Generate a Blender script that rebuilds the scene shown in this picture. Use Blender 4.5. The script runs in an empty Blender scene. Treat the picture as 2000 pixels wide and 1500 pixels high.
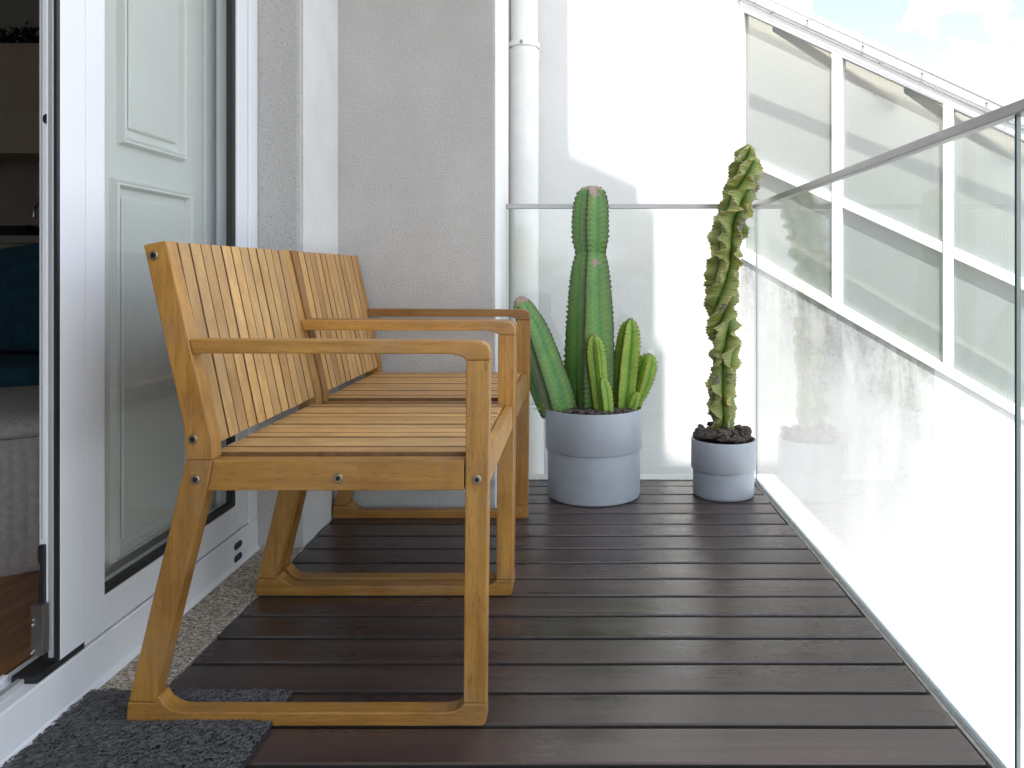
import bpy, bmesh, math, random
from mathutils import Vector, Matrix, noise as mnoise
R = math.radians
random.seed(7)
scene = bpy.context.scene
C = scene.collection

# ------------------------------------------------------------------ camera
cam_d = bpy.data.cameras.new('camera'); cam = bpy.data.objects.new('camera', cam_d); C.objects.link(cam)
cam.location = (0, 0, 0.734); cam.rotation_euler = (R(90), 0, 0)
cam_d.sensor_width = 36.0; cam_d.lens = 27.72; cam_d.shift_x = -0.064; cam_d.shift_y = -0.109
cam_d.clip_start = 0.02; cam_d.clip_end = 5000
scene.camera = cam

# ------------------------------------------------------------------ world, sun, exposure
SUN = Vector((0.0, 0.40, -1.0)).normalized()
world = bpy.data.worlds.new('World'); scene.world = world; world.use_nodes = True
wt = world.node_tree; wt.nodes.clear()
def wn(t, **k):
    n = wt.nodes.new(t)
    for a, b in k.items(): setattr(n, a, b)
    return n
w_out = wn('ShaderNodeOutputWorld'); w_bg = wn('ShaderNodeBackground')
sky = wn('ShaderNodeTexSky'); sky.sky_type = 'NISHITA'; sky.sun_disc = False
sky.sun_elevation = math.asin(-SUN.z); sky.sun_rotation = R(180); sky.air_density = 1.3; sky.dust_density = 1.2
tc = wn('ShaderNodeTexCoord'); mp = wn('ShaderNodeMapping')
mp.inputs['Location'].default_value = (0.40, 0.0, 0.31); mp.inputs['Scale'].default_value = (1.0, 1.0, 1.5)
nz = wn('ShaderNodeTexNoise'); nz.inputs['Scale'].default_value = 4.2; nz.inputs['Detail'].default_value = 8; nz.inputs['Roughness'].default_value = 0.52
cr = wn('ShaderNodeValToRGB'); cr.color_ramp.elements[0].position = 0.485; cr.color_ramp.elements[1].position = 0.575; cr.color_ramp.elements[0].color = (.045, .045, .045, 1)
mixc = wn('ShaderNodeMix', data_type='RGBA'); mixc.inputs[7].default_value = (11.0, 11.2, 11.6, 1)
L = wt.links
L.new(tc.outputs['Generated'], mp.inputs['Vector']); L.new(mp.outputs[0], nz.inputs['Vector'])
L.new(nz.outputs['Fac'], cr.inputs['Fac']); L.new(cr.outputs['Color'], mixc.inputs[0])
L.new(sky.outputs['Color'], mixc.inputs[6]); L.new(mixc.outputs[2], w_bg.inputs['Color'])
w_bg.inputs['Strength'].default_value = 0.12
L.new(w_bg.outputs[0], w_out.inputs['Surface'])

sun_d = bpy.data.lights.new('sun', 'SUN'); sun_d.energy = 4.2; sun_d.angle = R(0.9); sun_d.color = (1.0, 0.96, 0.9)
sun = bpy.data.objects.new('sun', sun_d); C.objects.link(sun); sun.location = (0, -4, 8)
sun.rotation_euler = SUN.to_track_quat('-Z', 'Y').to_euler()

vs = scene.view_settings
vs.view_transform = 'Standard'; vs.look = 'None'; vs.exposure = 1.45; vs.gamma = 1.0; vs.use_curve_mapping = False
scene.render.engine = 'CYCLES'
cy = scene.cycles
cy.use_denoising = True; cy.max_bounces = 14; cy.diffuse_bounces = 6; cy.glossy_bounces = 6
cy.transmission_bounces = 8; cy.transparent_max_bounces = 24; cy.sample_clamp_indirect = 6.0
cy.caustics_reflective = False; cy.caustics_refractive = False

# ------------------------------------------------------------------ materials
MATS = {}
class NT:
    def __init__(s, name):
        s.m = bpy.data.materials.new(name); s.m.use_nodes = True; s.t = s.m.node_tree
        s.p = s.t.nodes['Principled BSDF']; s.out = s.t.nodes['Material Output']; MATS[name] = s.m
    def n(s, t, **k):
        n = s.t.nodes.new(t)
        for a, b in k.items():
            if a in n.bl_rna.properties: setattr(n, a, b)
        return n
    def l(s, a, b): s.t.links.new(a, b)
    def obj_coords(s, scale=(1,1,1), rand=0.0):
        tc = s.n('ShaderNodeTexCoord'); m = s.n('ShaderNodeMapping'); m.inputs['Scale'].default_value = scale
        if rand:
            oi = s.n('ShaderNodeObjectInfo'); mul = s.n('ShaderNodeMath', operation='MULTIPLY'); mul.inputs[1].default_value = rand
            s.l(oi.outputs['Random'], mul.inputs[0])
            add = s.n('ShaderNodeVectorMath', operation='ADD'); s.l(tc.outputs['Object'], add.inputs[0]); s.l(mul.outputs[0], add.inputs[1])
            s.l(add.outputs[0], m.inputs['Vector'])
        else: s.l(tc.outputs['Object'], m.inputs['Vector'])
        return m.outputs[0]
    def noise(s, vec, scale, detail=4, rough=.55, dist=0.0):
        n = s.n('ShaderNodeTexNoise'); n.inputs['Scale'].default_value = scale; n.inputs['Detail'].default_value = detail
        n.inputs['Roughness'].default_value = rough; n.inputs['Distortion'].default_value = dist
        if vec is not None: s.l(vec, n.inputs['Vector'])
        return n.outputs['Fac']
    def ramp(s, fac, stops):
        r = s.n('ShaderNodeValToRGB'); e = r.color_ramp.elements
        while len(e) < len(stops): e.new(.5)
        for i, (p, c) in enumerate(stops): e[i].position = p; e[i].color = (*c, 1) if len(c) == 3 else c
        s.l(fac, r.inputs['Fac']); return r.outputs['Color']
    def mix(s, fac, a, b, mode='MIX'):
        m = s.n('ShaderNodeMix', data_type='RGBA', blend_type=mode)
        for sock, v in ((0, fac), (6, a), (7, b)):
            if isinstance(v, (int, float)): m.inputs[sock].default_value = v
            elif isinstance(v, tuple): m.inputs[sock].default_value = (*v, 1)
            else: s.l(v, m.inputs[sock])
        return m.outputs[2]
    def bump(s, h, strength, dist=0.002, normal=None):
        b = s.n('ShaderNodeBump'); b.inputs['Strength'].default_value = strength; b.inputs['Distance'].default_value = dist
        s.l(h, b.inputs['Height'])
        if normal is not None: s.l(normal, b.inputs['Normal'])
        s.l(b.outputs[0], s.p.inputs['Normal']); return b.outputs[0]
    def schlick(s, f0=.04):
        """Fresnel reflectance of a thin sheet, the same from both sides"""
        ge = s.n('ShaderNodeNewGeometry'); d = s.n('ShaderNodeVectorMath', operation='DOT_PRODUCT'); s.l(ge.outputs['True Normal'], d.inputs[0]); s.l(ge.outputs['Incoming'], d.inputs[1])
        def m(op, a, b=None):
            n = s.n('ShaderNodeMath', operation=op)
            for i, v in enumerate((a, b)):
                if v is None: continue
                if isinstance(v, (int, float)): n.inputs[i].default_value = v
                else: s.l(v, n.inputs[i])
            return n.outputs[0]
        c = m('SUBTRACT', 1.0, m('ABSOLUTE', d.outputs['Value'])); return m('ADD', f0, m('MULTIPLY', m('POWER', c, 5.0), 1-f0))
    def color(s, c):
        if isinstance(c, tuple): s.p.inputs['Base Color'].default_value = (*c, 1)
        else: s.l(c, s.p.inputs['Base Color'])
    def rough(s, v):
        if isinstance(v, (int, float)): s.p.inputs['Roughness'].default_value = v
        else: s.l(v, s.p.inputs['Roughness'])

def plain(name, col, rough=.5, metal=0, var=0.06, scale=6, bump=0.0, bscale=200):
    t = NT(name); v = t.obj_coords(rand=3.0)
    n = t.noise(v, scale, 5)
    a = tuple(c*(1-var) for c in col); b = tuple(min(1, c*(1+var)) for c in col)
    t.color(t.ramp(n, [(.3, a), (.7, b)])); t.rough(rough); t.p.inputs['Metallic'].default_value = metal
    if bump: t.bump(t.noise(v, bscale, 3), bump, .001)
    return t

def wood(name, stretch, cols, rough=.42):
    """honey wood with the grain along one axis; stretch = mapping scale"""
    t = NT(name); v = t.obj_coords(stretch, rand=17.0)
    oi = t.n('ShaderNodeObjectInfo')
    g = t.noise(v, 9, 6, .6, .6)
    f = t.noise(v, 95, 4, .65)
    pores = t.noise(v, 620, 3, .6)
    c = t.ramp(g, [(.25, cols[0]), (.5, cols[1]), (.75, cols[2])])
    c = t.mix(.5, c, t.ramp(f, [(.3, cols[0]), (.7, cols[2])]))
    c = t.mix(t.ramp(pores, [(.30, (.75,)*3), (.43, (0,)*3)]), c, tuple(k*.55 for k in cols[0]))
    tint = t.ramp(oi.outputs['Random'], [(0, (.70, .66, .60)), (.3, (.95, .93, .88)), (.6, (1.14, 1.10, 1.02)), (.8, (.82, .78, .72)), (1, (1.0, 1.02, 1.06))])
    c = t.mix(1.0, c, tint, 'MULTIPLY'); c = t.mix(1.0, c, oi.outputs['Color'], 'MULTIPLY')
    v2 = t.obj_coords((1,1,1), rand=5.0)
    grey = t.noise(v2, 7, 5, .65)
    brn = t.noise(t.obj_coords((2, 2, 2), rand=31.0), 5, 5, .6); c = t.mix(t.ramp(brn, [(.46, (0,)*3), (.72, (.6,)*3)]), c, t.mix(1, c, (.62, .52, .42), 'MULTIPLY'))
    c = t.mix(t.ramp(grey, [(.50, (0,)*3), (.78, (.5,)*3)]), c, (.26, .19, .125))
    t.color(c); t.rough(t.ramp(f, [(.3, (rough-.06,)*3), (.7, (rough+.14,)*3)]))
    t.p.inputs['Coat Weight'].default_value = .12; t.p.inputs['Coat Roughness'].default_value = .3
    t.bump(t.mix(.5, f, pores), .25, .0006)
    return t
WC = [(.20, .086, .014), (.385, .188, .036), (.52, .285, .064)]
wood('wood_x', (.06, 1, 1), WC); wood('wood_z', (1, 1, .06), WC)
SC = [(.36, .190, .058), (.57, .340, .125), (.74, .490, .215)]
wood('slat_x', (.06, 1, 1), SC, .46); wood('slat_z', (1, 1, .06), SC, .46)
wood('wood_y', (1, .06, 1), WC)
plain('slat_gap_shade', (.15, .075, .027), .7, 0, .3, 60)     # slat sides coloured darker so the gaps read as shaded
plain('deck_gap_shade', (.014, .010, .009), .8, 0, .3, 40)     # board sides coloured near black, painting in the shade of the gaps

def deckmat():
    t = NT('deck_wood'); v = t.obj_coords((.05, 1, 1), rand=23.0)
    g = t.noise(v, 30, 6, .65, .4); f = t.noise(v, 120, 3)
    c = t.ramp(g, [(.25, (.030, .0200, .0185)), (.55, (.053, .0350, .0320)), (.8, (.092, .062, .056))])
    oi = t.n('ShaderNodeObjectInfo')
    c = t.mix(1, c, t.ramp(oi.outputs['Random'], [(0, (.8, .78, .78)), (.5, (1, 1, 1)), (1, (1.25, 1.15, 1.1))]), 'MULTIPLY')
    v2 = t.obj_coords((1, 1, 1), rand=9.0); d = t.noise(v2, 45, 5, .7); big = t.noise(v2, 5, 4)
    c = t.mix(t.ramp(d, [(.60, (0,)*3), (.82, (.35,)*3)]), c, (.19, .165, .15))
    t.color(c); t.rough(t.ramp(t.mix(.5, big, g), [(.3, (.20,)*3), (.7, (.42,)*3)]))
    t.p.inputs['Specular IOR Level'].default_value = .75
    t.bump(t.mix(.35, g, f), .35, .0012)
deckmat()

def stucco(name, col, strength, scale=190, var=.14, crack=0):
    t = NT(name); v = t.obj_coords()
    a = t.noise(v, scale, 4, .6); b = t.noise(v, scale*2.6, 3, .6); big = t.noise(v, 2.6, 6, .6)
    h = t.mix(.35, a, b)
    c = t.ramp(big, [(.25, tuple(k*(1-var) for k in col)), (.75, tuple(min(.95, k*(1+var*.6)) for k in col))])
    if crack:
        vw = t.noise(v, 7, 6, .62); reg = t.noise(v, 1.7, 3)
        sb = t.n('ShaderNodeMath', operation='SUBTRACT'); sb.inputs[1].default_value = .5; t.l(vw, sb.inputs[0]); ab = t.n('ShaderNodeMath', operation='ABSOLUTE'); t.l(sb.outputs[0], ab.inputs[0])
        line = t.ramp(ab.outputs[0], [(.0, (1,)*3), (.004, (0,)*3)]); c = t.mix(t.mix(1, line, t.ramp(reg, [(.50, (0,)*3), (.62, (crack,)*3)]), 'MULTIPLY'), c, (.12, .11, .10))
    pit = t.ramp(h, [(.33, (.62, .61, .60)), (.47, (1, 1, 1))])
    c = t.mix(min(1, strength), c, pit, 'MULTIPLY')
    t.color(c); t.rough(.92); t.p.inputs['Specular IOR Level'].default_value = .2
    t.bump(h, strength, .009)
stucco('stucco_grey', (.59, .575, .565), 1.0, 205)
stucco('stucco_light', (.72, .71, .71), .6, 240)
stucco('plaster_white', (.80, .80, .80), .16, 90, .05)
stucco('plaster_wall', (.70, .70, .70), .16, 75, .09, .35)
stucco('kerb_white', (.80, .80, .79), .35, 110, .06, .8)
stucco('ground_mat', (.30, .29, .27), .4, 3, .2)

def stained():
    """old plaster with dark run-off streaks under the coping; paler and barely streaked to the right of a straight seam"""
    t = NT('plaster_stained'); tcn = t.n('ShaderNodeTexCoord'); sep = t.n('ShaderNodeSeparateXYZ'); t.l(tcn.outputs['Object'], sep.inputs[0])
    v = t.obj_coords((1, 1, .16)); v3 = t.obj_coords()
    st = t.noise(v, 9, 7, .68, .3); blot = t.noise(v3, 6, 8, .75); fine = t.noise(v3, 70, 6, .8)
    # distance below the sloping coping  d = 0.79 - 0.56*s - z
    m1 = t.n('ShaderNodeMath', operation='MULTIPLY_ADD'); m1.inputs[1].default_value = -.56; m1.inputs[2].default_value = .79; t.l(sep.outputs[0], m1.inputs[0])
    m2 = t.n('ShaderNodeMath', operation='SUBTRACT'); t.l(m1.outputs[0], m2.inputs[0]); t.l(sep.outputs[2], m2.inputs[1])
    fall = t.ramp(m2.outputs[0], [(0.0, (1,)*3), (.10, (.85,)*3), (.30, (.36,)*3), (.75, (.16,)*3), (1, (.05,)*3)])
    s1 = t.ramp(st, [(.34, (0,)*3), (.58, (1,)*3)])
    s2 = t.ramp(blot, [(.42, (0,)*3), (.72, (.8,)*3)])
    s3 = t.ramp(fine, [(.45, (.35,)*3), (.62, (1,)*3)])
    k = t.mix(1, t.mix(.42, s1, s2), fall, 'MULTIPLY'); k = t.mix(.5, k, s3, 'MULTIPLY'); k = t.mix(1, k, (1.2, 1.2, 1.2), 'MULTIPLY')
    cl_ = t.n('ShaderNodeClamp'); t.l(k, cl_.inputs[0]); k = cl_.outputs[0]
    seam = t.n('ShaderNodeMath', operation='LESS_THAN'); seam.inputs[1].default_value = .722; t.l(sep.outputs[0], seam.inputs[0])
    gate = t.n('ShaderNodeMath', operation='MULTIPLY_ADD'); gate.inputs[1].default_value = .92; gate.inputs[2].default_value = .08; t.l(seam.outputs[0], gate.inputs[0])
    k = t.mix(1, k, gate.outputs[0], 'MULTIPLY')
    old = t.mix(seam.outputs[0], (.82, .82, .82), (.64, .64, .65))
    t.color(t.mix(k, old, (.062, .060, .066))); t.rough(.9); t.bump(t.noise(v3, 120, 4), .25, .004)
stained()

plain('white_alu', (.74, .75, .79), .32, 0, .03, 3)
plain('grey_alu', (.50, .52, .53), .38, .35, .05, 5)
plain('rail_metal', (.34, .335, .34), .36, .75, .08, 8)
plain('black_rubber', (.012, .012, .013), .55, 0, .1)
plain('dark_gap', (.02, .019, .018), .9, 0, .2)
plain('bolt_steel', (.34, .29, .22), .36, .9, .15, 60)
plain('bolt_socket', (.03, .027, .023), .5, .6, .1)
plain('bracket_steel', (.20, .19, .18), .42, .8, .2, 20)
plain('pot_grey', (.345, .375, .43), .50, 0, .09, 9, .10, 350)
plain('shutter_paint', (.68, .665, .645), .42, 0, .04, 3)
plain('pipe_paint', (.84, .84, .83), .45, 0, .08, 7, .08, 60)
plain('cable_beige', (.44, .36, .24), .6)
plain('frame_paint', (.82, .82, .82), .5, 0, .04, 5, .06, 80)
plain('roof_metal', (.78, .79, .80), .45, 0, .05, 4)
plain('roof_seal', (.22, .22, .23), .7)
plain('ceiling_paint', (.78, .77, .75), .8, 0, .03)
plain('rafter_brown', (.16, .12, .09), .7)
plain('underside_tan', (.52, .43, .30), .8, 0, .12, 2)
plain('kitchen_cabinet', (.62, .55, .44), .5, 0, .05)
plain('kitchen_wall', (.46, .40, .38), .7, 0, .08)
plain('room_wall', (.55, .56, .54), .8)
plain('counter_stone', (.40, .38, .36), .3)
plain('chrome', (.75, .75, .77), .12, 1, .02)
plain('teal_fabric', (.014, .070, .115), .9, 0, .25, 30, .4, 500)
plain('ivy_leaf', (.02, .05, .035), .6, 0, .3)
plain('cushion_cream', (.5, .43, .34), .9)
plain('cactus_scab', (.40, .28, .23), .85, 0, .3, 60, .5, 200)
plain('bark_chip', (.075, .058, .052), .85, 0, .55, 40, .6, 160)
plain('soil', (.03, .024, .02), .95, 0, .4, 60, .8, 120)
plain('spine_dark', (.035, .02, .016), .7)
plain('spine_pale', (.45, .40, .33), .6)
plain('sealant', (.23, .235, .225), .75, 0, .3, 40, .5, 150)
plain('mat_base', (.020, .021, .024), .95, 0, .2, 40)
plain('mat_pile', (.072, .071, .073), .7, 0, .35, 60)

def floor_oak():
    t = NT('floor_oak'); v = t.obj_coords((1, .08, 1), rand=11.0); g = t.noise(v, 22, 6, .6, .8)
    t.color(t.ramp(g, [(.3, (.16, .065, .022)), (.55, (.28, .125, .045)), (.8, (.38, .19, .075))])); t.rough(.38); t.bump(g, .15, .0008)
floor_oak()

def granite():
    t = NT('granite'); v = t.obj_coords()
    vo = t.n('ShaderNodeTexVoronoi'); vo.inputs['Scale'].default_value = 240; t.l(v, vo.inputs['Vector'])
    sepc = t.n('ShaderNodeSeparateColor'); t.l(vo.outputs['Color'], sepc.inputs[0])
    c = t.ramp(sepc.outputs[0], [(.0, (.10, .085, .075)), (.3, (.27, .22, .17)), (.6, (.43, .36, .28)), (.85, (.56, .50, .43)), (1, (.66, .62, .57))])
    big = t.noise(v, 18, 5); c = t.mix(.5, c, t.ramp(big, [(.3, (.75,)*3), (.7, (1.1,)*3)]), 'MULTIPLY')
    t.color(c); t.rough(.7); t.bump(vo.outputs['Distance'], .5, .002)
granite()

def pouf():
    t = NT('pouf_fabric'); tcn = t.n('ShaderNodeTexCoord'); 
    n = t.noise(t.obj_coords(), 80, 3)
    t.color(t.ramp(n, [(.3, (.36, .34, .34)), (.7, (.47, .45, .45))])); t.rough(.95); t.bump(n, .3, .001)
pouf()

def glass(name, tint, rough=0.0, base=.04, spec=1.0):
    """thin architectural glass: clear transmission plus Fresnel mirror reflection"""
    t = NT(name); t.t.nodes.remove(t.p)
    tr = t.n('ShaderNodeBsdfTransparent'); tr.inputs[0].default_value = (*tint, 1)
    gl = t.n('ShaderNodeBsdfGlossy'); gl.inputs['Roughness'].default_value = rough; gl.inputs[0].default_value = (spec, spec, spec, 1)
    fr = t.schlick()
    mx = t.n('ShaderNodeMixShader'); t.l(fr, mx.inputs[0]); t.l(tr.outputs[0], mx.inputs[1]); t.l(gl.outputs[0], mx.inputs[2])
    t.l(mx.outputs[0], t.out.inputs['Surface'])
glass('clear_glass', (.972, .986, .980), spec=.7)
glass('door_glass', (.955, .978, .972))
plain('glass_edge', (.24, .31, .32), .25, 0, .05)

def wired_glass():
    """cast glass pressed with a fine square grid: blurs what is behind it"""
    t = NT('grid_glass'); t.t.nodes.remove(t.p)
    tcn = t.n('ShaderNodeTexCoord'); sep = t.n('ShaderNodeSeparateXYZ'); t.l(tcn.outputs['Object'], sep.inputs[0])
    hs = []
    for i in (0, 2):
        m = t.n('ShaderNodeMath', operation='MULTIPLY'); m.inputs[1].default_value = 2*math.pi/.0100; t.l(sep.outputs[i], m.inputs[0])
        c = t.n('ShaderNodeMath', operation='COSINE'); t.l(m.outputs[0], c.inputs[0])
        p = t.n('ShaderNodeMath', operation='GREATER_THAN'); p.inputs[1].default_value = .80; t.l(c.outputs[0], p.inputs[0]); hs.append((c, p))
    mx = t.n('ShaderNodeMath', operation='MAXIMUM'); t.l(hs[0][1].outputs[0], mx.inputs[0]); t.l(hs[1][1].outputs[0], mx.inputs[1])
    ad = t.n('ShaderNodeMath', operation='ADD'); t.l(hs[0][0].outputs[0], ad.inputs[0]); t.l(hs[1][0].outputs[0], ad.inputs[1])
    b = t.n('ShaderNodeBump'); b.inputs['Strength'].default_value = .10; b.inputs['Distance'].default_value = .001; t.l(ad.outputs[0], b.inputs['Height'])
    rf = t.n('ShaderNodeBsdfRefraction'); rf.inputs['IOR'].default_value = 1.06; rf.inputs['Roughness'].default_value = .36; rf.inputs[0].default_value = (.93, .96, .965, 1)
    df = t.n('ShaderNodeBsdfDiffuse'); t.l(b.outputs[0], df.inputs['Normal'])
    t.l(t.mix(mx.outputs[0], (.60, .66, .66), (.44, .49, .49)), df.inputs[0])
    m1 = t.n('ShaderNodeMixShader'); m1.inputs[0].default_value = .40; t.l(rf.outputs[0], m1.inputs[1]); t.l(df.outputs[0], m1.inputs[2])
    gl = t.n('ShaderNodeBsdfGlossy'); gl.inputs['Roughness'].default_value = .18; t.l(b.outputs[0], gl.inputs['Normal'])
    fr = t.schlick()
    m2 = t.n('ShaderNodeMixShader'); t.l(fr, m2.inputs[0]); t.l(m1.outputs[0], m2.inputs[1]); t.l(gl.outputs[0], m2.inputs[2])
    t.l(m2.outputs[0], t.out.inputs['Surface'])
wired_glass()
def sheet(name, col, k):
    """roofing sheet that lets some daylight through"""
    t = NT(name); t.color(col); t.rough(.5); tr = t.n('ShaderNodeBsdfTranslucent'); tr.inputs[0].default_value = (*col, 1)
    m = t.n('ShaderNodeMixShader'); m.inputs[0].default_value = k; t.l(t.p.outputs[0], m.inputs[1]); t.l(tr.outputs[0], m.inputs[2]); t.l(m.outputs[0], t.out.inputs['Surface'])
sheet('roof_sheet', (.74, .66, .54), .62)

def cactus_mat(name, valley, face, edge, scab, edge_pos=.86, streak=.55):
    t = NT(name); at = t.n('ShaderNodeAttribute', attribute_name='edge'); v = t.obj_coords(rand=7.0)
    n = t.noise(v, 16, 5, .6); f = t.noise(v, 110, 3)
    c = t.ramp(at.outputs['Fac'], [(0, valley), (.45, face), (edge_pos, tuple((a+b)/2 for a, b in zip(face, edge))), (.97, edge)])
    c = t.mix(.8, c, t.ramp(n, [(.25, (.62, .72, .70)), (.5, (1, 1, 1)), (.78, (1.45, 1.2, .85))]), 'MULTIPLY')
    c = t.mix(.5, c, t.ramp(f, [(.3, (.7, .75, .7)), (.7, (1.15, 1.15, 1.1))]), 'MULTIPLY')
    stk = t.n('ShaderNodeAttribute', attribute_name='streak'); c = t.mix(streak, c, t.ramp(stk.outputs['Fac'], [(0, (.66, .72, .62)), (1, (1.22, 1.15, 1.12))]), 'MULTIPLY')
    sc = t.n('ShaderNodeAttribute', attribute_name='scab')
    c = t.mix(sc.outputs['Fac'], c, t.mix(f, tuple(k*.55 for k in scab), scab))
    t.color(c); t.rough(.50); t.bump(t.mix(.6, n, f), .3, .002)
    t.p.inputs['Subsurface Weight'].default_value = .06; t.p.inputs['Subsurface Radius'].default_value = (.004, .008, .002)
cactus_mat('cactus_green', (.080, .235, .075), (.115, .245, .050), (.030, .045, .014), (.36, .25, .20), .90, .55)
cactus_mat('cactus_young', (.075, .20, .028), (.19, .33, .03), (.27, .31, .05), (.30, .20, .12))
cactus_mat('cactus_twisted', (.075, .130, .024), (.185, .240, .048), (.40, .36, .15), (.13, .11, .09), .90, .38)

# ------------------------------------------------------------------ helpers
def mat4(o):
    m = Matrix.Identity(4)
    while o is not None:
        m = Matrix.LocRotScale(o.location, o.rotation_euler, o.scale) @ m; o = o.parent
    return m
def obj(name, bm, mat, parent=None, world=True, smooth=False):
    """link a bmesh as ONE object; world=True: its vertices are given in world space"""
    if parent is not None and world: bm.transform(mat4(parent).inverted())
    me = bpy.data.meshes.new(name); bmesh.ops.recalc_face_normals(bm, faces=bm.faces[:]) if not getattr(bm, 'keep', False) else None
    bm.to_mesh(me); bm.free()
    mats = mat if isinstance(mat, (list, tuple)) else [mat]
    for m in mats: me.materials.append(MATS[m])
    if smooth:
        for p in me.polygons: p.use_smooth = True
        me.set_sharp_from_angle(angle=R(smooth if smooth > 1 else 38))
    o = bpy.data.objects.new(name, me); C.objects.link(o)
    if parent is not None: o.parent = parent
    return o
def inst(o_src, loc, parent, name=None):
    o = o_src.copy(); C.objects.link(o); o.parent = parent; o.location = loc; return o
def tag(o, label=None, cat=None, group=None, kind=None):
    for k, v in (('label', label), ('category', cat), ('group', group), ('kind', kind)):
        if v: o[k] = v
    return o
def thing(name, label, cat, loc=(0,0,0), rotz=0, group=None):
    o = bpy.data.objects.new(name, None); C.objects.link(o); o.empty_display_size = .1
    o.location = loc; o.rotation_euler = (0, 0, rotz); return tag(o, label, cat, group)
def bevel(bm, w, seg=2):
    es = [e for e in bm.edges if len(e.link_faces) == 2 and e.calc_face_angle(0) > R(35)]
    if w > 0: bmesh.ops.bevel(bm, geom=es, offset=w, segments=seg, profile=.6, affect='EDGES', clamp_overlap=True)
def bbox(x0, x1, y0, y1, z0, z1, bev=0, seg=2, bm=None):
    b = bm or bmesh.new()
    vs_ = [b.verts.new((x, y, z)) for x in (x0, x1) for y in (y0, y1) for z in (z0, z1)]
    for f in ((0,1,3,2), (4,6,7,5), (0,4,5,1), (2,3,7,6), (0,2,6,4), (1,5,7,3)): b.faces.new([vs_[i] for i in f])
    if bm is None:
        bmesh.ops.recalc_face_normals(b, faces=b.faces[:]); bevel(b, bev, seg)
    return b
def prism(pts, axis, a0, a1, bev=0, seg=2):
    """polygon in the two other axes (cyclic order kept: y -> (x,z); z -> (x,y); x -> (y,z)) extruded along axis"""
    b = bmesh.new()
    def P(p, a): return {'y': (p[0], a, p[1]), 'z': (p[0], p[1], a), 'x': (a, p[0], p[1])}[axis]
    v0 = [b.verts.new(P(p, a0)) for p in pts]; v1 = [b.verts.new(P(p, a1)) for p in pts]
    b.faces.new(v0); b.faces.new(v1[::-1]); n = len(pts)
    for i in range(n): b.faces.new((v0[i], v0[(i+1) % n], v1[(i+1) % n], v1[i]))
    bmesh.ops.recalc_face_normals(b, faces=b.faces[:]); bevel(b, bev, seg); return b
def lathe(prof, cx, cy, seg=64, ribs=0, amp=0, bm=None):
    b = bm or bmesh.new(); rings = []
    for r, z in prof:
        if r < 1e-5: rings.append([b.verts.new((cx, cy, z))]); continue
        rr = [r*(1 + (amp*abs(math.sin(ribs*math.pi*i/seg)) if ribs else 0)) for i in range(seg)]
        rings.append([b.verts.new((cx+rr[i]*math.cos(2*math.pi*i/seg), cy+rr[i]*math.sin(2*math.pi*i/seg), z)) for i in range(seg)])
    for a, c in zip(rings, rings[1:]):
        for i in range(seg):
            j = (i+1) % seg
            if len(a) == 1 and len(c) == 1: continue
            if len(a) == 1: b.faces.new((a[0], c[i], c[j]))
            elif len(c) == 1: b.faces.new((a[i], a[j], c[0]))
            else: b.faces.new((a[i], a[j], c[j], c[i]))
    return b
def tube(pts, r, seg=8, bm=None, caps=True):
    b = bm or bmesh.new(); pts = [Vector(p) for p in pts]; rings = []
    rad = r if isinstance(r, (list, tuple)) else [r]*len(pts)
    nrm = None
    for i, p in enumerate(pts):
        t = (pts[min(i+1, len(pts)-1)] - pts[max(i-1, 0)]).normalized()
        if nrm is None: nrm = t.orthogonal().normalized()
        nrm = (nrm - t*nrm.dot(t)).normalized(); bi = t.cross(nrm)
        rings.append([b.verts.new(p + rad[i]*(math.cos(2*math.pi*k/seg)*nrm + math.sin(2*math.pi*k/seg)*bi)) for k in range(seg)])
    for a, c in zip(rings, rings[1:]):
        for k in range(seg): b.faces.new((a[k], a[(k+1) % seg], c[(k+1) % seg], c[k]))
    if caps: b.faces.new(rings[0][::-1]); b.faces.new(rings[-1])
    return b

# ------------------------------------------------------------------ setting: ground, deck, kerbs
g = obj('ground', bbox(-1500, 1500, -1500, 1500, -6.3, -6.0), 'ground_mat'); tag(g, kind='structure')

DX0, DX1 = -0.722, 0.612
deck = obj('deck', bbox(DX0+.004, DX1-.002, -2.0, 2.776, -.20, -.075), 'dark_gap'); tag(deck, kind='structure')
PITCH, GAP, YL = .1023, .0075, 1.2758
def board_mesh(k):
    rng = random.Random(40+k); b = bmesh.new(); n = 14
    xs = [DX0 + rng.uniform(-.004, .004)] + [DX0+(DX1-DX0)*i/n for i in range(1, n)] + [DX1 + rng.uniform(-.003, .004)]
    w = PITCH-GAP; prof = [(0, -.028), (0, -.005), (.0012, -.0018), (.0045, 0), (w*.5, .0005), (w-.0045, 0), (w-.0012, -.0018), (w, -.005), (w, -.028)]
    rings = []
    for x in xs:
        dz = .0009*mnoise.noise(Vector((x*2.2, k*5.1, 0))); dy = .0009*mnoise.noise(Vector((x*3, k*3.3, 7)))
        rings.append([b.verts.new((x, y+dy, z+dz)) for y, z in prof])
    m = len(prof)
    for a, c in zip(rings, rings[1:]):
        for i in range(m): b.faces.new((a[i], a[(i+1) % m], c[(i+1) % m], c[i]))
    b.faces.new(rings[0]); b.faces.new(rings[-1][::-1]); return b
protos = [obj('board', board_mesh(k), ['deck_wood', 'deck_gap_shade'], deck) for k in range(6)]
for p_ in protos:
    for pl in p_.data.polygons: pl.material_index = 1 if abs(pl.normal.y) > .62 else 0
n0 = -31; i = 0
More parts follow.
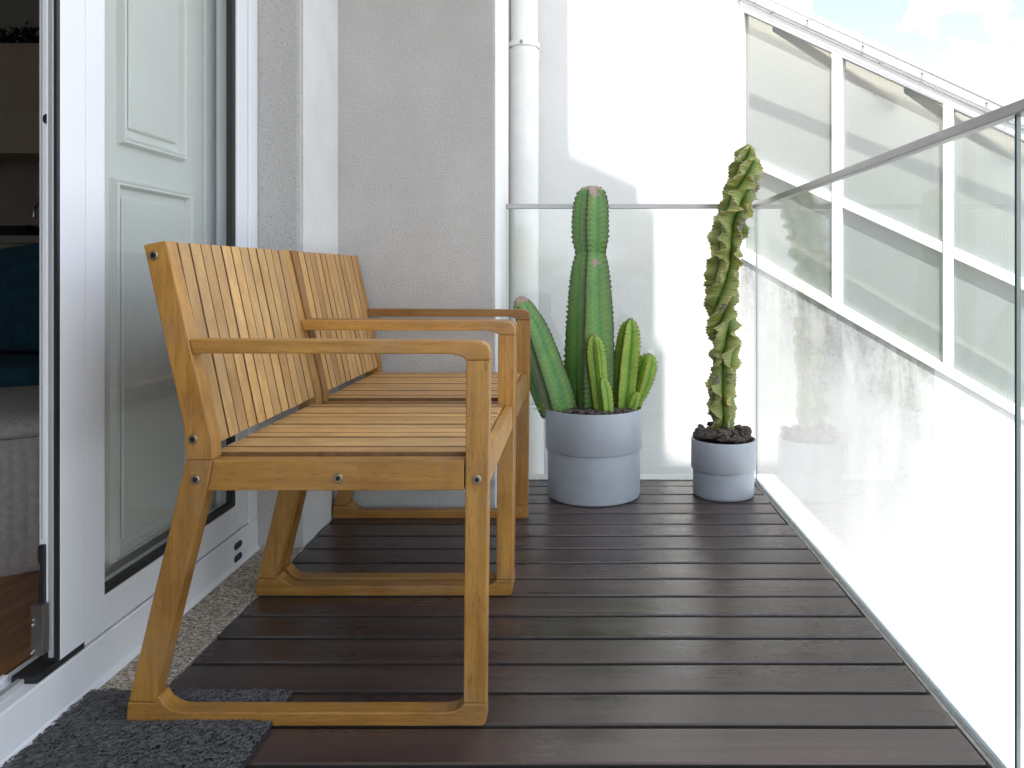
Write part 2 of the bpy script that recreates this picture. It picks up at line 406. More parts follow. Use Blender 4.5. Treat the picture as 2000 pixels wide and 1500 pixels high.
for n in range(n0, 15):
    y = YL + n*PITCH + GAP/2
    if n == 14:                      # the last board is ripped narrower to fit
        lb = bbox(DX0, DX1, 0, 2.776-y, -.028, 0, .002); o = obj('board', lb, 'deck_wood', deck); o.location = (0, y, 0)
    elif i < len(protos): protos[i].location = (0, y, 0)
    else: inst(protos[(i*5+1) % 6], (0, y, 0), deck)
    i += 1

# granite strip beside the house
gs = obj('granite_sill', bbox(-.875, DX0-.006, -2.0, 2.088, -.16, .002, .002), 'granite'); tag(gs, kind='structure')
# white kerbs under the glass (right side in two pieces, and the far end)
kp = [(.628, -4.0), (.628, -.004), (.632, .002), (.712, .002), (.720, -.006), (.720, -4.0)]
k1 = obj('side_kerb', prism([(x, z) for x, z in kp], 'y', -2.0, 2.128), 'kerb_white'); tag(k1, kind='structure')
k2 = obj('side_kerb', prism([(x, z-.003) for x, z in kp], 'y', 2.132, 2.872), 'kerb_white'); tag(k2, kind='structure')
k3 = obj('end_kerb', bbox(-.25, .6278, 2.792, 2.870, -4.0, .001, .004), 'kerb_white'); tag(k3, kind='structure')
def bead(p0, p1, n, w):
    b = bmesh.new(); p0, p1 = Vector(p0), Vector(p1); d = (p1-p0); t = d.normalized(); s = Vector((t.y, -t.x, 0)); rings = []
    for i in range(n+1):
        c = p0 + d*i/n; j = .004*mnoise.noise(c*23); k = .0025*mnoise.noise(c*61+Vector((3, 1, 0)))
        rings.append([b.verts.new(c+s*(-w+j)+Vector((0, 0, -.02))), b.verts.new(c+s*(-w+j)+Vector((0, 0, -.006+k))), b.verts.new(c+s*(k)+Vector((0, 0, .001+k))), b.verts.new(c+s*w+Vector((0, 0, .0005))), b.verts.new(c+s*w+Vector((0, 0, -.02)))])
    for a, c in zip(rings, rings[1:]):
        for i in range(4): b.faces.new((a[i], a[i+1], c[i+1], c[i]))
    return b
bd = obj('sealant_bead', bead((.6215, 2.786, 0), (.6215, -2.0, 0), 420, .0062), 'sealant', smooth=True); tag(bd, kind='structure')
bd = obj('sealant_bead', bead((-.25, 2.7845, 0), (.615, 2.7845, 0), 90, .0065), 'sealant', smooth=True); tag(bd, kind='structure')

# ------------------------------------------------------------------ house: stepped stucco wall, facade, added shade slab above
hw = thing('stucco_wall', 'tall rough grey stucco wall stepping out behind the armchairs', 'wall', (-.6, 2.42, 0))
obj('wall_face', bbox(-1.00, -.2555, 2.42, 2.858, -4, 2.70, .006, 2), 'stucco_grey', hw)
w2 = obj('pier', bbox(-1.00, -.7375, 2.096, 2.419, -.3, 2.70, .010, 2), 'stucco_grey', hw)
obj('smooth_return', bbox(-.7372, -.7345, 2.112, 2.4195, -.02, 2.70, .001), 'stucco_light', w2); w2['label'] = 'narrow stucco pier with a pale side face'
e = obj('corner_plaster', bbox(-.2553, -.2515, 2.424, 2.862, -4, 2.70, .0015), 'plaster_white', hw); e['label'] = 'smooth white painted end of the wall'

fac = obj('house_facade', bbox(-1.0, -.862, -2.5, .18, -.3, 2.70), 'plaster_white'); tag(fac, kind='structure')
obj('lintel', bbox(-1.0, -.865, .18, 2.094, 2.17, 2.70), 'plaster_white', fac)
obj('rear_facade', bbox(-1.10, -1.002, 2.12, 4.8, -.3, 2.70), 'plaster_white', fac)
slab_pts = [(-4.2, -4.2), (.622, -4.2), (.622, 1.99), (.40, 2.03), (.357, 2.04), (.357, 2.215), (.316, 2.222), (.316, 2.44), (.250, 2.447), (.245, 2.480), (-.030, 2.530), (-.045, 3.19), (-1.1, 3.19), (-1.1, 4.8), (-4.2, 4.8)]
sl = obj('shade_slab', prism(slab_pts, 'z', 2.705, 2.90), 'ceiling_paint'); tag(sl, kind='structure')  # unseen slab added to shade the deck; stepped edge shapes the sun patch

# rear wall of the courtyard
rw = thing('rear_wall', 'plain white rear wall with a patch of direct sunlight, behind the glass', 'wall', (0, 3.2, 0))
obj('wall_face', bbox(-1.0, .663, 3.2, 3.45, -6, 3.9), 'plaster_wall', rw)
obj('corner_infill', bbox(-.99, -.276, 2.864, 3.199, -6, 3.9), 'plaster_wall', rw)  # white block added to close the recess and bounce light around the pipe

# ------------------------------------------------------------------ drain pipe on the rear wall
dp = thing('drain_pipe', 'white vertical drain pipe in the corner beside the stucco wall', 'drain pipe', (-.212, 3.125, -6))
px, py = -.212, 3.125
obj('upper_pipe', lathe([(.054, 1.60), (.054, 3.9)], px, py, 32), 'pipe_paint', dp, smooth=True)
obj('lower_pipe', lathe([(.0, -6), (.0575, -6), (.0575, 1.575), (.0595, 1.58), (.0595, 1.612), (.055, 1.617)], px, py, 32), 'pipe_paint', dp, smooth=True)
obj('base_socket', lathe([(.0665, -6), (.0665, .20), (.064, .212), (.058, .216)], px+.012, py-.004, 32), 'pipe_paint', dp, smooth=True)
cl = obj('clamp', lathe([(.0575, 1.622), (.0615, 1.622), (.0615, 1.640), (.0575, 1.640)], px, py, 32), 'pipe_paint', dp, smooth=True)
obj('clamp_screw', bbox(px-.012, px-.002, py-.069, py-.058, 1.625, 1.637, .002), 'rail_metal', cl)
cb = tube([(-.268, 3.05, z) for z in (-1, .2, 1.2, 1.62, 2.4, 3.8)], .0035, 8)
tag(obj('beige_cable', cb, 'cable_beige', smooth=True), 'thin beige cable running up beside the drain pipe', 'cable')

# ------------------------------------------------------------------ glass balustrade
bal = thing('glass_balustrade', 'frameless clear glass balustrade with slim grey metal handrail', 'balustrade', (.63, 2.785, 0))
def pane_obj(name, x0, x1, y0, y1, z0, z1, parent, m='clear_glass', em='glass_edge', thin='x'):
    b = bbox(x0, x1, y0, y1, z0, z1); o = obj(name, b, [m, em], parent)
    ax = 0 if thin == 'x' else 1
    for p in o.data.polygons: p.material_index = 0 if abs(p.normal[ax]) > .5 else 1
    return o
pane_obj('glass_pane', .628, .634, 1.133, 2.778, .0025, .962, bal)
pane_obj('glass_pane', .628, .634, -.9, 1.1275, .0025, .962, bal)
pane_obj('glass_pane', -.2515, .6265, 2.780, 2.788, .0025, .962, bal, thin='y')
obj('joint_gasket', bbox(.6288, .6332, 1.1279, 1.1326, .003, .961), 'black_rubber', bal)
obj('handrail', bbox(.620, .642, -.9, 2.795, .9585, .9765, .0015), 'rail_metal', bal)
obj('handrail', bbox(-.2515, .6195, 2.774, 2.795, .9585, .9750, .0015), 'rail_metal', bal)

# ------------------------------------------------------------------ glazed stair enclosure next door (local x runs down the slope, y into it)
nb = thing('stair_enclosure', 'white sloping glazed enclosure on a streaked wall beyond the balustrade', 'building', (.663, 3.2, 0), R(-32))
def sq(s0, s1, lo, hi): return [(s0, lo(s0)), (s1, lo(s1)), (s1, hi(s1)), (s0, hi(s0))]
ptop = lambda s: 1.796-.617*s
ftop = lambda s: 1.838-.622*s
mt = lambda s: 1.224-.511*s
mb = lambda s: 1.184-.511*s
bt = lambda s: .842-.573*s
wtp = lambda s: .792-.560*s
S1 = 2.30
wl = lambda s: -6.0
def nbp(name, pts, y0, y1, m, bev=.002, parent=nb): return obj(name, prism(pts, 'y', y0, y1, bev), m, parent, world=False)
w_ = nbp('stained_wall', [(.0, -6), (S1, -6), (S1, wtp(S1)), (.0, wtp(0))], 0, .16, 'plaster_stained', 0); w_['label'] = 'white plaster wall with grey run-off streaks below the sloping sill'
nbp('sill', sq(.004, S1, lambda s: wtp(s)+.001, lambda s: bt(s)-.001), -.008, .10, 'frame_paint', .003)
nbp('inner_sill', sq(.06, S1, lambda s: bt(s), lambda s: .937-.59*s), .14, .30, 'frame_paint')
nbp('top_rail', sq(.004, S1, ptop, ftop), -.004, .06, 'frame_paint')
edges = [(.363, .401), (.750, .784), (1.132, 1.168), (1.515, 1.55), (1.90, 1.935)]
for a, b_ in edges:
    nbp('mullion', sq(a, b_, lambda s: bt(s)+.001, lambda s: ptop(s)-.001), -.006, .058, 'frame_paint')
bays = [(.0135, .363)] + [(edges[i][1], edges[i+1][0]) for i in range(4)] + [(1.935, S1)]
for a, b_ in bays:
    nbp('middle_rail', sq(a+.001, b_-.001, mb, mt), 0, .052, 'frame_paint')
    nbp('glass_pane', sq(a+.001, b_-.001, lambda s: mt(s)+.001, lambda s: ptop(s)-.001), .020, .026, 'grid_glass', 0)
    nbp('glass_pane', sq(a+.001, b_-.001, lambda s: bt(s)+.001, lambda s: mb(s)-.001), .020, .026, 'grid_glass', 0)
rf = nbp('roof', sq(-.02, S1, lambda s: ftop(s)+.012, lambda s: 1.895-.632*s), -.014, .11, 'roof_metal', .004)
nbp('flashing', sq(-.01, S1, lambda s: ftop(s)+.0008, lambda s: ftop(s)+.0115), -.010, .09, 'roof_metal', .001, rf)
nbp('roof_trim', sq(-.02, S1, lambda s: 1.8955-.632*s, lambda s: 1.918-.636*s), -.010, .10, 'roof_metal', .002, rf)
for k in range(11):
    s = .07+.205*k
    b = lathe([(0, -.004), (.006, -.003), (.006, 0), (.0035, .004), (0, .005)], s, -.020, 10); bmesh.ops.translate(b, verts=b.verts, vec=(0, 0, 1.880-.632*s))
    obj('roof_screw', b, 'roof_seal', rf, world=False)
    if k % 2 == 0:
        b = lathe([(0, -.004), (.005, -.003), (.005, 0), (0, .005)], s+.06, -.014, 10); bmesh.ops.translate(b, verts=b.verts, vec=(0, 0, ftop(s+.06)+.006))
        obj('roof_screw', b, 'roof_seal', rf, world=False)
for (dz, y_) in ((1.8968, -.0165), (1.852, -.0165)):
    nbp('seal_strip', sq(-.02, S1, lambda s: dz-.634*s-.0018, lambda s: dz-.634*s), y_, y_+.003, 'roof_seal', 0, rf)
b = bmesh.new(); cols = []
for i in range(41):          # thin corrugated translucent sheet
    y = .10+1.0*i/40; dz = .012*math.sin(i*1.57); cols.append([b.verts.new((x, y, ftop(x)+.03+dz)) for x in (-.55, S1)])
for a, c_ in zip(cols, cols[1:]): b.faces.new((a[0], a[1], c_[1], c_[0]))
obj('translucent_sheet', b, 'roof_sheet', rf, world=False)
for k, s in enumerate((.12, .62, 1.12, 1.62)):
    pts = [(s-.012, .07), (s+.012, .07), (s+.32, 1.05), (s+.27, 1.05)]
    b = bmesh.new(); lo = [b.verts.new((x, y, ftop(x)-.058)) for x, y in pts]; hi = [b.verts.new((x, y, ftop(x)-.014)) for x, y in pts]
    b.faces.new(lo); b.faces.new(hi[::-1])
    for i in range(4): b.faces.new((lo[i], lo[(i+1) % 4], hi[(i+1) % 4], hi[i]))
    obj('rafter', b, 'rafter_brown', nb, world=False)
nbp('wall_plate', sq(-.45, S1, lambda s: 1.44-.50*s, lambda s: 1.51-.50*s), .60, .66, 'rafter_brown', 0)
nbp('inner_wall', [(-1.6, -1), (S1, -1), (S1, .45), (0, 1.90), (-.05, 2.9), (-1.6, 2.9)], .98, 1.08, 'plaster_white', 0)
nbp('end_stile', sq(.0015, .0125, lambda s: bt(s)+.001, lambda s: ptop(s)-.001), -.004, .06, 'frame_paint', .001)
nbp('end_wall', [(-.59, -1), (-.51, -1), (-.51, 2.2), (-.59, 2.2)], .26, 1.1, 'plaster_white', 0)
nbp('inner_floor', sq(0, S1, lambda s: .28-.57*s, lambda s: .34-.57*s), .16, .98, 'room_wall', 0)

# ------------------------------------------------------------------ balcony door: threshold frame, sash, pane
dr = thing('balcony_door', 'white aluminium framed glass balcony door standing open at its left', 'door', (-.87, 1.6, 0))
FX = -.850
th = obj('threshold', bbox(-.925, FX, .18, 2.100, .0028, .083, .003), 'white_alu', dr)
obj('foot_bead', prism([(FX+.0005, .003), (FX+.010, .003), (FX+.0005, .013)], 'y', .18, 2.092), 'white_alu', th)
obj('track_rib', bbox(-.885, -.874, .18, 1.255, .0835, .092, .001), 'grey_alu', th)
obj('track_rib', bbox(-.915, -.905, .18, 1.255, .0835, .094, .001), 'white_alu', th)
def slot(y, z):
    b = bmesh.new(); pts = []
    for k in range(16):
        a = 2*math.pi*k/16; pts.append((y + .012*math.copysign(1, math.cos(a)) + .0085*math.cos(a), z + .0085*math.sin(a)))
    return prism(pts, 'x', FX-.002, FX+.003, .001, 1)
obj('drain_slot', slot(1.972, .052), 'black_rubber', th); obj('drain_slot', slot(1.972, .0215), 'black_rubber', th)
obj('jamb', bbox(-.925, FX+.001, 2.042, 2.0945, .0835, 2.17, .003), 'white_alu', dr)
obj('head', bbox(-.925, FX+.001, .18, 2.0415, 2.105, 2.168, .003), 'white_alu', dr)
sash_y0, sash_y1 = 1.367, 2.0385
st = obj('stile', bbox(-.905, FX-.003, sash_y0, 1.4235, .0865, 2.10, .002), 'white_alu', dr)
obj('stile', bbox(-.905, FX-.003, 1.975, sash_y1, .0865, 2.10, .002), 'white_alu', dr)
obj('bottom_rail', bbox(-.905, FX-.0032, 1.424, 1.9745, .0865, .150, .002), 'white_alu', dr)
obj('top_rail', bbox(-.905, FX-.0032, 1.424, 1.9745, 2.02, 2.10, .002), 'white_alu', dr)
gp = pane_obj('glass_pane', -.880, -.872, 1.4236, 1.9744, .1505, 2.0195, dr, 'door_glass')
obj('gasket', bbox(-.8715, -.857, 1.424, 1.9744, .1502, .163), 'black_rubber', dr)
obj('gasket', bbox(-.8715, -.857, 1.957, 1.9747, .1635, 2.02), 'black_rubber', dr)
obj('gasket', bbox(-.8715, -.860, 1.4237, 1.4275, .1635, 2.02), 'black_rubber', dr)
# meeting stile in front of the open gap, with its end section towards the camera
ms = obj('meeting_stile', bbox(-.8558, FX-.001, 1.297, 1.3635, .096, 2.10, .0016), 'white_alu', dr)
obj('stile_gap', bbox(-.90, -.862, 1.3637, 1.3668, .0865, 2.10), 'dark_gap', dr)
obj('gasket', bbox(-.8556, -.8512, 1.2885, 1.2967, .098, 2.10), 'black_rubber', ms)
obj('end_channel', bbox(-.8635, -.8561, 1.286, 1.362, .105, 2.10, .001), 'grey_alu', dr)
ec = obj('end_profile', bbox(-.8768, -.8640, 1.284, 1.3625, .145, 2.10, .0015), 'white_alu', dr)
obj('profile_lip', bbox(-.8722, -.8702, 1.2825, 1.2838, .30, 2.10, .0004), 'grey_alu', ec)
b = prism([(-.8640, .976)] + [(-.8640-.0068*math.sin(math.pi*k/10), .984-.008*math.cos(math.pi*k/10)) for k in range(1, 10)] + [(-.8640, .992)], 'y', 1.2828, 1.2838)
obj('keyhole', b, 'black_rubber', ec)
obj('lock_bolt', prism([(-.8740, .145), (-.8642, .145), (-.8642, .292), (-.8735, .292), (-.8750, .288), (-.8750, .268), (-.8718, .258), (-.8724, .235), (-.8740, .22)], 'y', 1.277, 1.2835, .001, 1), 'black_rubber', dr)
br = obj('corner_bracket', bbox(-.8800, -.8600, 1.268, 1.2835, .118, .198, .001), 'bracket_steel', dr)
for z in (.166, .174, .124):
    b = lathe([(0, 0), (.0035, 0), (.0028, .003), (0, .0035)], 0, 0, 12); bmesh.ops.rotate(b, verts=b.verts, matrix=Matrix.Rotation(R(90), 3, 'X')); bmesh.ops.translate(b, verts=b.verts, vec=(-.8765, 1.2678, z)); obj('screw', b, 'chrome', br)
obj('guide_shoe', bbox(-.895, -.853, 1.245, 1.365, .0838, .096, .002), 'black_rubber', dr)
obj('roller_block', bbox(-.878, -.857, 1.290, 1.362, .0965, .1175, .001), 'black_rubber', dr)

# panelled inner shutter behind the pane
sh = thing('inner_shutter', 'pale green panelled wooden shutter leaf folded behind the door glass', 'shutter', (-.945, 1.68, .09))
obj('leaf', bbox(-.962, -.935, 1.455, 1.965, .095, 2.15, .002), 'shutter_paint', sh)
def frame_strip(y0, y1, z0, z1, w, x0, x1, name):
    b = bmesh.new()
    o = [(y0, z0), (y1, z0), (y1, z1), (y0, z1)]; i_ = [(y0+w, z0+w), (y1-w, z0+w), (y1-w, z1-w), (y0+w, z1-w)]; m_ = [((a[0]+c[0])/2, (a[1]+c[1])/2) for a, c in zip(o, i_)]
    rows = [[b.verts.new((x, p[0], p[1])) for p in r] for x, r in ((x0, o), (x1, [((a[0]*.75+c[0]*.25), (a[1]*.75+c[1]*.25)) for a, c in zip(o, i_)]), (x1-.002, m_), (x1, [((a[0]*.3+c[0]*.7), (a[1]*.3+c[1]*.7)) for a, c in zip(o, i_)]), (x0, i_))]
    for a, c in zip(rows, rows[1:]):
        for k in range(4): b.faces.new((a[k], a[(k+1) % 4], c[(k+1) % 4], c[k]))
    return obj(name, b, 'shutter_paint', sh)
def panel(y0, y1, z0, z1):
    frame_strip(y0, y1, z0, z1, .020, -.9348, -.922, 'panel_moulding')
    obj('raised_panel', bbox(-.936, -.9285, y0+.036, y1-.036, z0+.036, z1-.036, .006, 1), 'shutter_paint', sh)
obj('jamb_lining', bbox(-1.0, -.928, 1.969, 2.094, .0835, 2.17, .002), 'frame_paint', dr)
panel(1.60, 1.865, .995, 2.02); panel(1.575, 1.895, .15, .925)

# ------------------------------------------------------------------ room seen through the open door
RX0, RX1, RY0, RY1 = -4.1, -1.0, -.6, 4.7
fl = obj('room_floor', bbox(RX0, -.925, RY0, RY1, -.05, .040), 'dark_gap'); tag(fl, kind='structure')
pw = .12; pm = obj('floor_plank', bbox(0, pw-.0012, 0, 1.75, 0, .010, .0008, 1), 'floor_oak', fl)
first = True
for i in range(26):
    for j in range(3):
        loc = (RX0+.005+i*pw, RY0+.01+j*1.752, .0405)
        if loc[0]+pw > -.925: continue
        if first: pm.location = loc; first = False
        else: inst(pm, loc, fl)
for nm, bx in (('room_wall', (RX0-.1, RX0, RY0, RY1, 0, 2.6)), ('room_wall', (RX0, RX1, RY1, RY1+.1, 0, 2.6)), ('room_wall', (RX0, RX1, RY0-.1, RY0, 0, 2.6))):
    tag(obj(nm, bbox(*bx), 'room_wall'), kind='structure')
tag(obj('room_ceiling', bbox(RX0-.1, -1.0, RY0-.1, RY1+.1, 2.601, 2.70), 'ceiling_paint'), kind='structure')
kc = thing('kitchen_unit', 'dim beige wall cupboards above a kitchen counter inside the room', 'kitchen', (-3.0, 4.4, .05))
obj('backsplash', bbox(-4.0, -1.15, 4.67, 4.698, .93, 1.38), 'kitchen_wall', kc)
obj('base_cabinet', bbox(-4.0, -1.15, 4.10, 4.66, .055, .885, .003), 'kitchen_cabinet', kc)
obj('counter', bbox(-4.0, -1.15, 4.07, 4.665, .886, .925, .003), 'counter_stone', kc)
for k in range(4): obj('cupboard_door', bbox(-4.0+k*.545, -4.0+k*.545+.5435, 4.30, 4.665, 1.385, 1.985, .002), 'kitchen_cabinet', kc)
fa = thing('kitchen_tap', 'curved chrome kitchen tap above the dim counter', 'tap', (-2.80, 4.22, .925))
fx, fy = -2.80, 4.22
arc = [(fx, fy, .9255), (fx, fy, 1.06)] + [(fx-.055+.055*math.cos(a), fy, 1.06+.055*math.sin(a)) for a in [math.pi*k/10 for k in range(1, 10)]] + [(fx-.112, fy, 1.03)]
obj('spout', tube(arc, .0085, 10), 'chrome', fa, smooth=True); obj('base', lathe([(0, .9255), (.024, .9255), (.024, .955), (.012, .965), (0, .966)], fx, fy, 20), 'chrome', fa)
bx_ = thing('counter_box', 'small dark box standing on the kitchen counter', 'box', (-3.02, 4.3, .925)); obj('box_body', bbox(-3.10, -2.95, 4.22, 4.36, .926, .985, .004), 'black_rubber', bx_); obj('box_lid', bbox(-3.102, -2.948, 4.218, 4.362, .9855, .995, .002), 'kitchen_wall', bx_)
iv = thing('trailing_plant', 'dark leafy plant trailing along the top of the wall cupboards', 'plant', (-3.0, 4.4, 1.986))
b = bmesh.new(); rng = random.Random(5)
for k in range(520):
    c = Vector((rng.uniform(-3.5, -2.5), rng.uniform(4.31, 4.5), 2.0+abs(rng.gauss(0, .045)))); q = Matrix.Rotation(rng.uniform(0, 6.3), 3, (rng.random()-.5, rng.random()-.5, rng.random()))
    pts = [Vector((0, -.025, 0)), Vector((.016, 0, .004)), Vector((0, .03, 0)), Vector((-.016, 0, .004))]; b.faces.new([b.verts.new(c+q@p) for p in pts])
lf = obj('leaves', b, 'ivy_leaf', iv); tag(lf, kind='stuff')
obj('stem', tube([(-3.5+.1*k, 4.36+.02*math.sin(k*2), 2.0+.012*math.sin(k*1.7)) for k in range(11)], .004, 6), 'ivy_leaf', iv)

pf = thing('round_pouf', 'round grey ribbed pouf on the oak floor just inside the door', 'pouf', (-1.47, 2.05, .051))
b = bmesh.new(); segs = 320
for_prof = [(.335, .0515), (.345, .07), (.347, .20), (.345, .345), (.338, .358)]
obj('ribbed_side', lathe(for_prof, -1.47, 2.05, segs, 80, .010), 'pouf_fabric', pf, smooth=True)
obj('cushion_top', lathe([(.338, .359), (.343, .368), (.34, .385), (.325, .398), (.25, .406), (0, .410)], -1.47, 2.05, 96), 'pouf_fabric', pf, smooth=True)
sf = thing('teal_sofa', 'dark teal sofa behind the grey pouf', 'sofa', (-2.3, 3.1, .051))
obj('seat_base', bbox(-3.2, -1.55, 2.62, 3.35, .10, .42, .05, 4), 'teal_fabric', sf, smooth=True)
obj('back_cushion', prism([(-3.2, .425), (-1.66, .425), (-1.63, .60), (-1.66, .80), (-1.90, .87), (-2.10, .845), (-2.4, .80), (-3.2, .80)], 'y', 3.0, 3.30, .05, 4), 'teal_fabric', sf, smooth=True)
for x in (-3.1, -1.65):
    for y in (2.70, 3.25): obj('leg', bbox(x, x+.05, y, y+.05, .0515, .105, .004), 'rafter_brown', sf)
cu = obj('cushion', prism([(-2.08, .56), (-1.75, .56), (-1.72, .75), (-1.95, .80), (-2.1, .76)], 'y', 3.32, 3.42, .04, 3), 'cushion_cream', smooth=True); tag(cu, 'small cream cushion leaning behind the teal sofa', 'cushion')

# ------------------------------------------------------------------ coil doormat
mat_t = thing('doormat', 'charcoal coil doormat under the corner of the nearer armchair', 'doormat', (-.67, 1.0, 0))
MX0, MX1, MY0, MY1 = -.842, -.492, .72, 1.366
b = prism([(MX0+.01, MY0), (MX1-.01, MY0), (MX1, MY0+.01), (MX1, MY1-.012), (MX1-.012, MY1), (MX0+.012, MY1), (MX0, MY1-.012), (MX0, MY0+.01)], 'z', .0025, .0055)
obj('backing', b, 'mat_base', mat_t)
def coil_pile():
    rng = random.Random(3); V, F = [], []
    for k in range(15000):
        x, y = rng.uniform(MX0+.002, MX1-.002), MY1-.003-(MY1-MY0-.005)*rng.random()**1.25
        a = rng.uniform(0, 6.283); r = rng.uniform(.0035, .0075); w = rng.uniform(.0006, .00105); arc_ = rng.uniform(2.0, 4.4); tilt = rng.uniform(-.8, .8)
        zc = .0058 + rng.uniform(0, .0045); base = len(V); n = 6
        ca, sa = math.cos(a), math.sin(a)
        for i in range(n):
            t = -arc_/2 + arc_*i/(n-1) + math.pi/2
            u, v = r*math.cos(t), r*math.sin(t)*math.cos(tilt); z = zc + r*math.sin(t)*abs(math.sin(tilt))*.7 + r*.12*math.sin(2*t)
            for (dx, dz) in ((-w, 0), (w, 0), (0, w*1.7)):
                uu = u+dx*math.cos(t); vv = v+dx*math.sin(t)
                V.append((min(MX1, max(MX0-.002, x+uu*ca-vv*sa)), min(MY1+.002, y+uu*sa+vv*ca), max(.0048, min(.0135, z+dz))))
        for i in range(n-1):
            for j in range(3):
                p, q = base+i*3+j, base+i*3+(j+1) % 3; F.append((p, q, q+3, p+3))
    me = bpy.data.meshes.new('pile'); me.from_pydata(V, [], F); me.materials.append(MATS['mat_pile'])
    o = bpy.data.objects.new('pile', me); C.objects.link(o); o.parent = mat_t; me.transform(mat4(mat_t).inverted()); tag(o, kind='stuff')
coil_pile()

# ------------------------------------------------------------------ armchairs
CT = .033; CW = .546
post_pts = [(-.7010, .7770), (-.6646, .7844), (-.5905, .4600), (-.5890, .4300), (-.6325, .4300), (-.6355, .4835)]
rear_pts = [(-.6325, .4296), (-.5890, .4296), (-.5945, .400), (-.6840, .0380), (-.7255, .0395)]
run_pts = [(-.7265, .0385), (-.7290, .009), (-.7275, .0035), (-.7220, .000), (-.1550, .000), (-.1495, .0030), (-.1475, .009), (-.1480, .0365), (-.1842, .0365), (-.1880, .0300), (-.1970, .0248), (-.2120, .0222), (-.225, .0220), (-.630, .0220), (-.645, .0232), (-.658, .0275), (-.668, .0350), (-.6755, .0470), (-.6822, .0470), (-.6850, .0373)]
fleg_pts = [(-.1842, .0370), (-.1482, .0370), (-.1420, .5905), (-.1800, .5905)]
arm_pts = [(-.6275, .6245), (-.1660, .6220), (-.1540, .6200), (-.1455, .6140), (-.1418, .6050), (-.1417, .5910), (-.1800, .5910), (-.1850, .5950), (-.1930, .5985), (-.2050, .6008), (-.6222, .6015)]
rail_pts = [(-.5883, .4290), (-.1832, .4290), (-.1836, .3800), (-.5990, .3800), (-.5938, .4000)]
ROOTX = -.437
def bolt_bm(x, y, z, side):
    b = lathe([(0, 0), (.0075, 0), (.0075, .0022), (.0062, .0034), (.0040, .0034), (.0034, .0018), (0, .0018)], 0, 0, 20)
    bmesh.ops.rotate(b, verts=b.verts, matrix=Matrix.Rotation(R(90)*(1 if side < 0 else -1), 3, 'X')); bmesh.ops.translate(b, verts=b.verts, vec=(x, y, z)); return b
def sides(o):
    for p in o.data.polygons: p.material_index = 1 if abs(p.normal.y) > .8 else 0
def make_chair(label, y0):
    root = thing('wooden_armchair', label, 'armchair', (ROOTX, y0+CW/2, 0), 0, 'slatted wooden armchairs side by side')
    bp = {}
    for side in (-1, 1):
        a0 = y0 if side < 0 else y0+CW-CT; a1 = a0+CT
        face = a0 if side < 0 else a1
        po = obj('back_post', prism(post_pts, 'y', a0, a1, .0022), 'wood_z', root)
        rl = obj('rear_leg', prism(rear_pts, 'y', a0+.0004, a1-.0004, .0022), 'wood_z', root)
        ru = obj('runner', prism(run_pts, 'y', a0, a1, .0022), 'wood_x', root)
        fl_ = obj('front_leg', prism(fleg_pts, 'y', a0+.0003, a1-.0003, .0022), 'wood_z', root)
        ar = obj('armrest', prism(arm_pts, 'y', a0, a1, .0026), 'wood_x', root)
        sr = obj('seat_rail', prism(rail_pts, 'y', a0+.0014, a1-.0014, .0018), 'wood_x', root)
        for par, (bx, bz) in ((po, (-.6840, .7600)), (po, (-.6205, .4635)), (rl, (-.6165, .3985)), (sr, (-.3865, .4005)), (fl_, (-.1625, .3985))):
            ff = face if par is not sr else face + (.0014 if side < 0 else -.0014)
            bo = obj('bolt', bolt_bm(bx, ff, bz, side), ['bolt_steel', 'bolt_socket'], par, smooth=False)
            for pl in bo.data.polygons:
                cc = bo.data.vertices; mx_ = max(math.hypot(cc[i].co.x+ROOTX-bx, cc[i].co.z-bz) for i in pl.vertices); pl.material_index = 1 if mx_ < .0043 else 0
    s0, s1 = y0+CT, y0+CW-CT
    n = 12; pit = (s1-s0)/n
    slat = None
    for k in range(n):
        yc = s0+pit*(k+.5) - (y0+CW/2)
        if k == 0:
            b = bbox(-.6020, -.1675, -.0173, .0173, .4170, .4355, .0012); bmesh.ops.translate(b, verts=b.verts, vec=(-ROOTX, 0, 0))
            slat = obj('seat_slat', b, ['slat_x', 'slat_gap_shade'], root, world=False); sides(slat); slat.location = (0, yc, 0)
            b = prism([(-.5940, .4510), (-.6630, .7830), (-.6770, .7800), (-.6080, .4480)], 'y', -.0178, .0178, .0016); bmesh.ops.translate(b, verts=b.verts, vec=(-ROOTX, 0, 0))
            bsl = obj('back_slat', b, ['slat_z', 'slat_gap_shade'], root, world=False); sides(bsl); bsl.location = (0, yc, 0)
        else:
            inst(slat, (0, yc, .0006*math.sin(k*2.3)), root); inst(bsl, (.0006*math.sin(k*1.7), yc, 0), root)
    obj('front_apron', bbox(-.1650, -.1478, s0+.0004, s1-.0004, .3780, .4300, .002), 'wood_y', root)
    obj('rear_apron', bbox(-.6060, -.5860, s0+.0004, s1-.0004, .3830, .4160, .002), 'wood_y', root)
    obj('seat_batten', bbox(-.39, -.365, s0+.0004, s1-.0004, .392, .4165, .002), 'wood_y', root)
    for z in (.500, .735):
        x = -.594-(z-.451)*.2078-.0165
        obj('back_batten', prism([(x, z), (x-.0058, z+.028), (x-.0258, z+.024), (x-.020, z-.004)], 'y', s0+.0004, s1-.0004, .0015), 'wood_y', root)
    return root
chA = make_chair('nearer slatted wooden armchair, one leg on the charcoal doormat', 1.273)
chB = make_chair('farther slatted wooden armchair, backed against the stucco wall', 1.835)
for o in [c for c in bpy.data.objects if c.parent is chB]: o.color = (.88, .83, .77, 1)
chA.location.z = .0012; chB.location.z = .0012

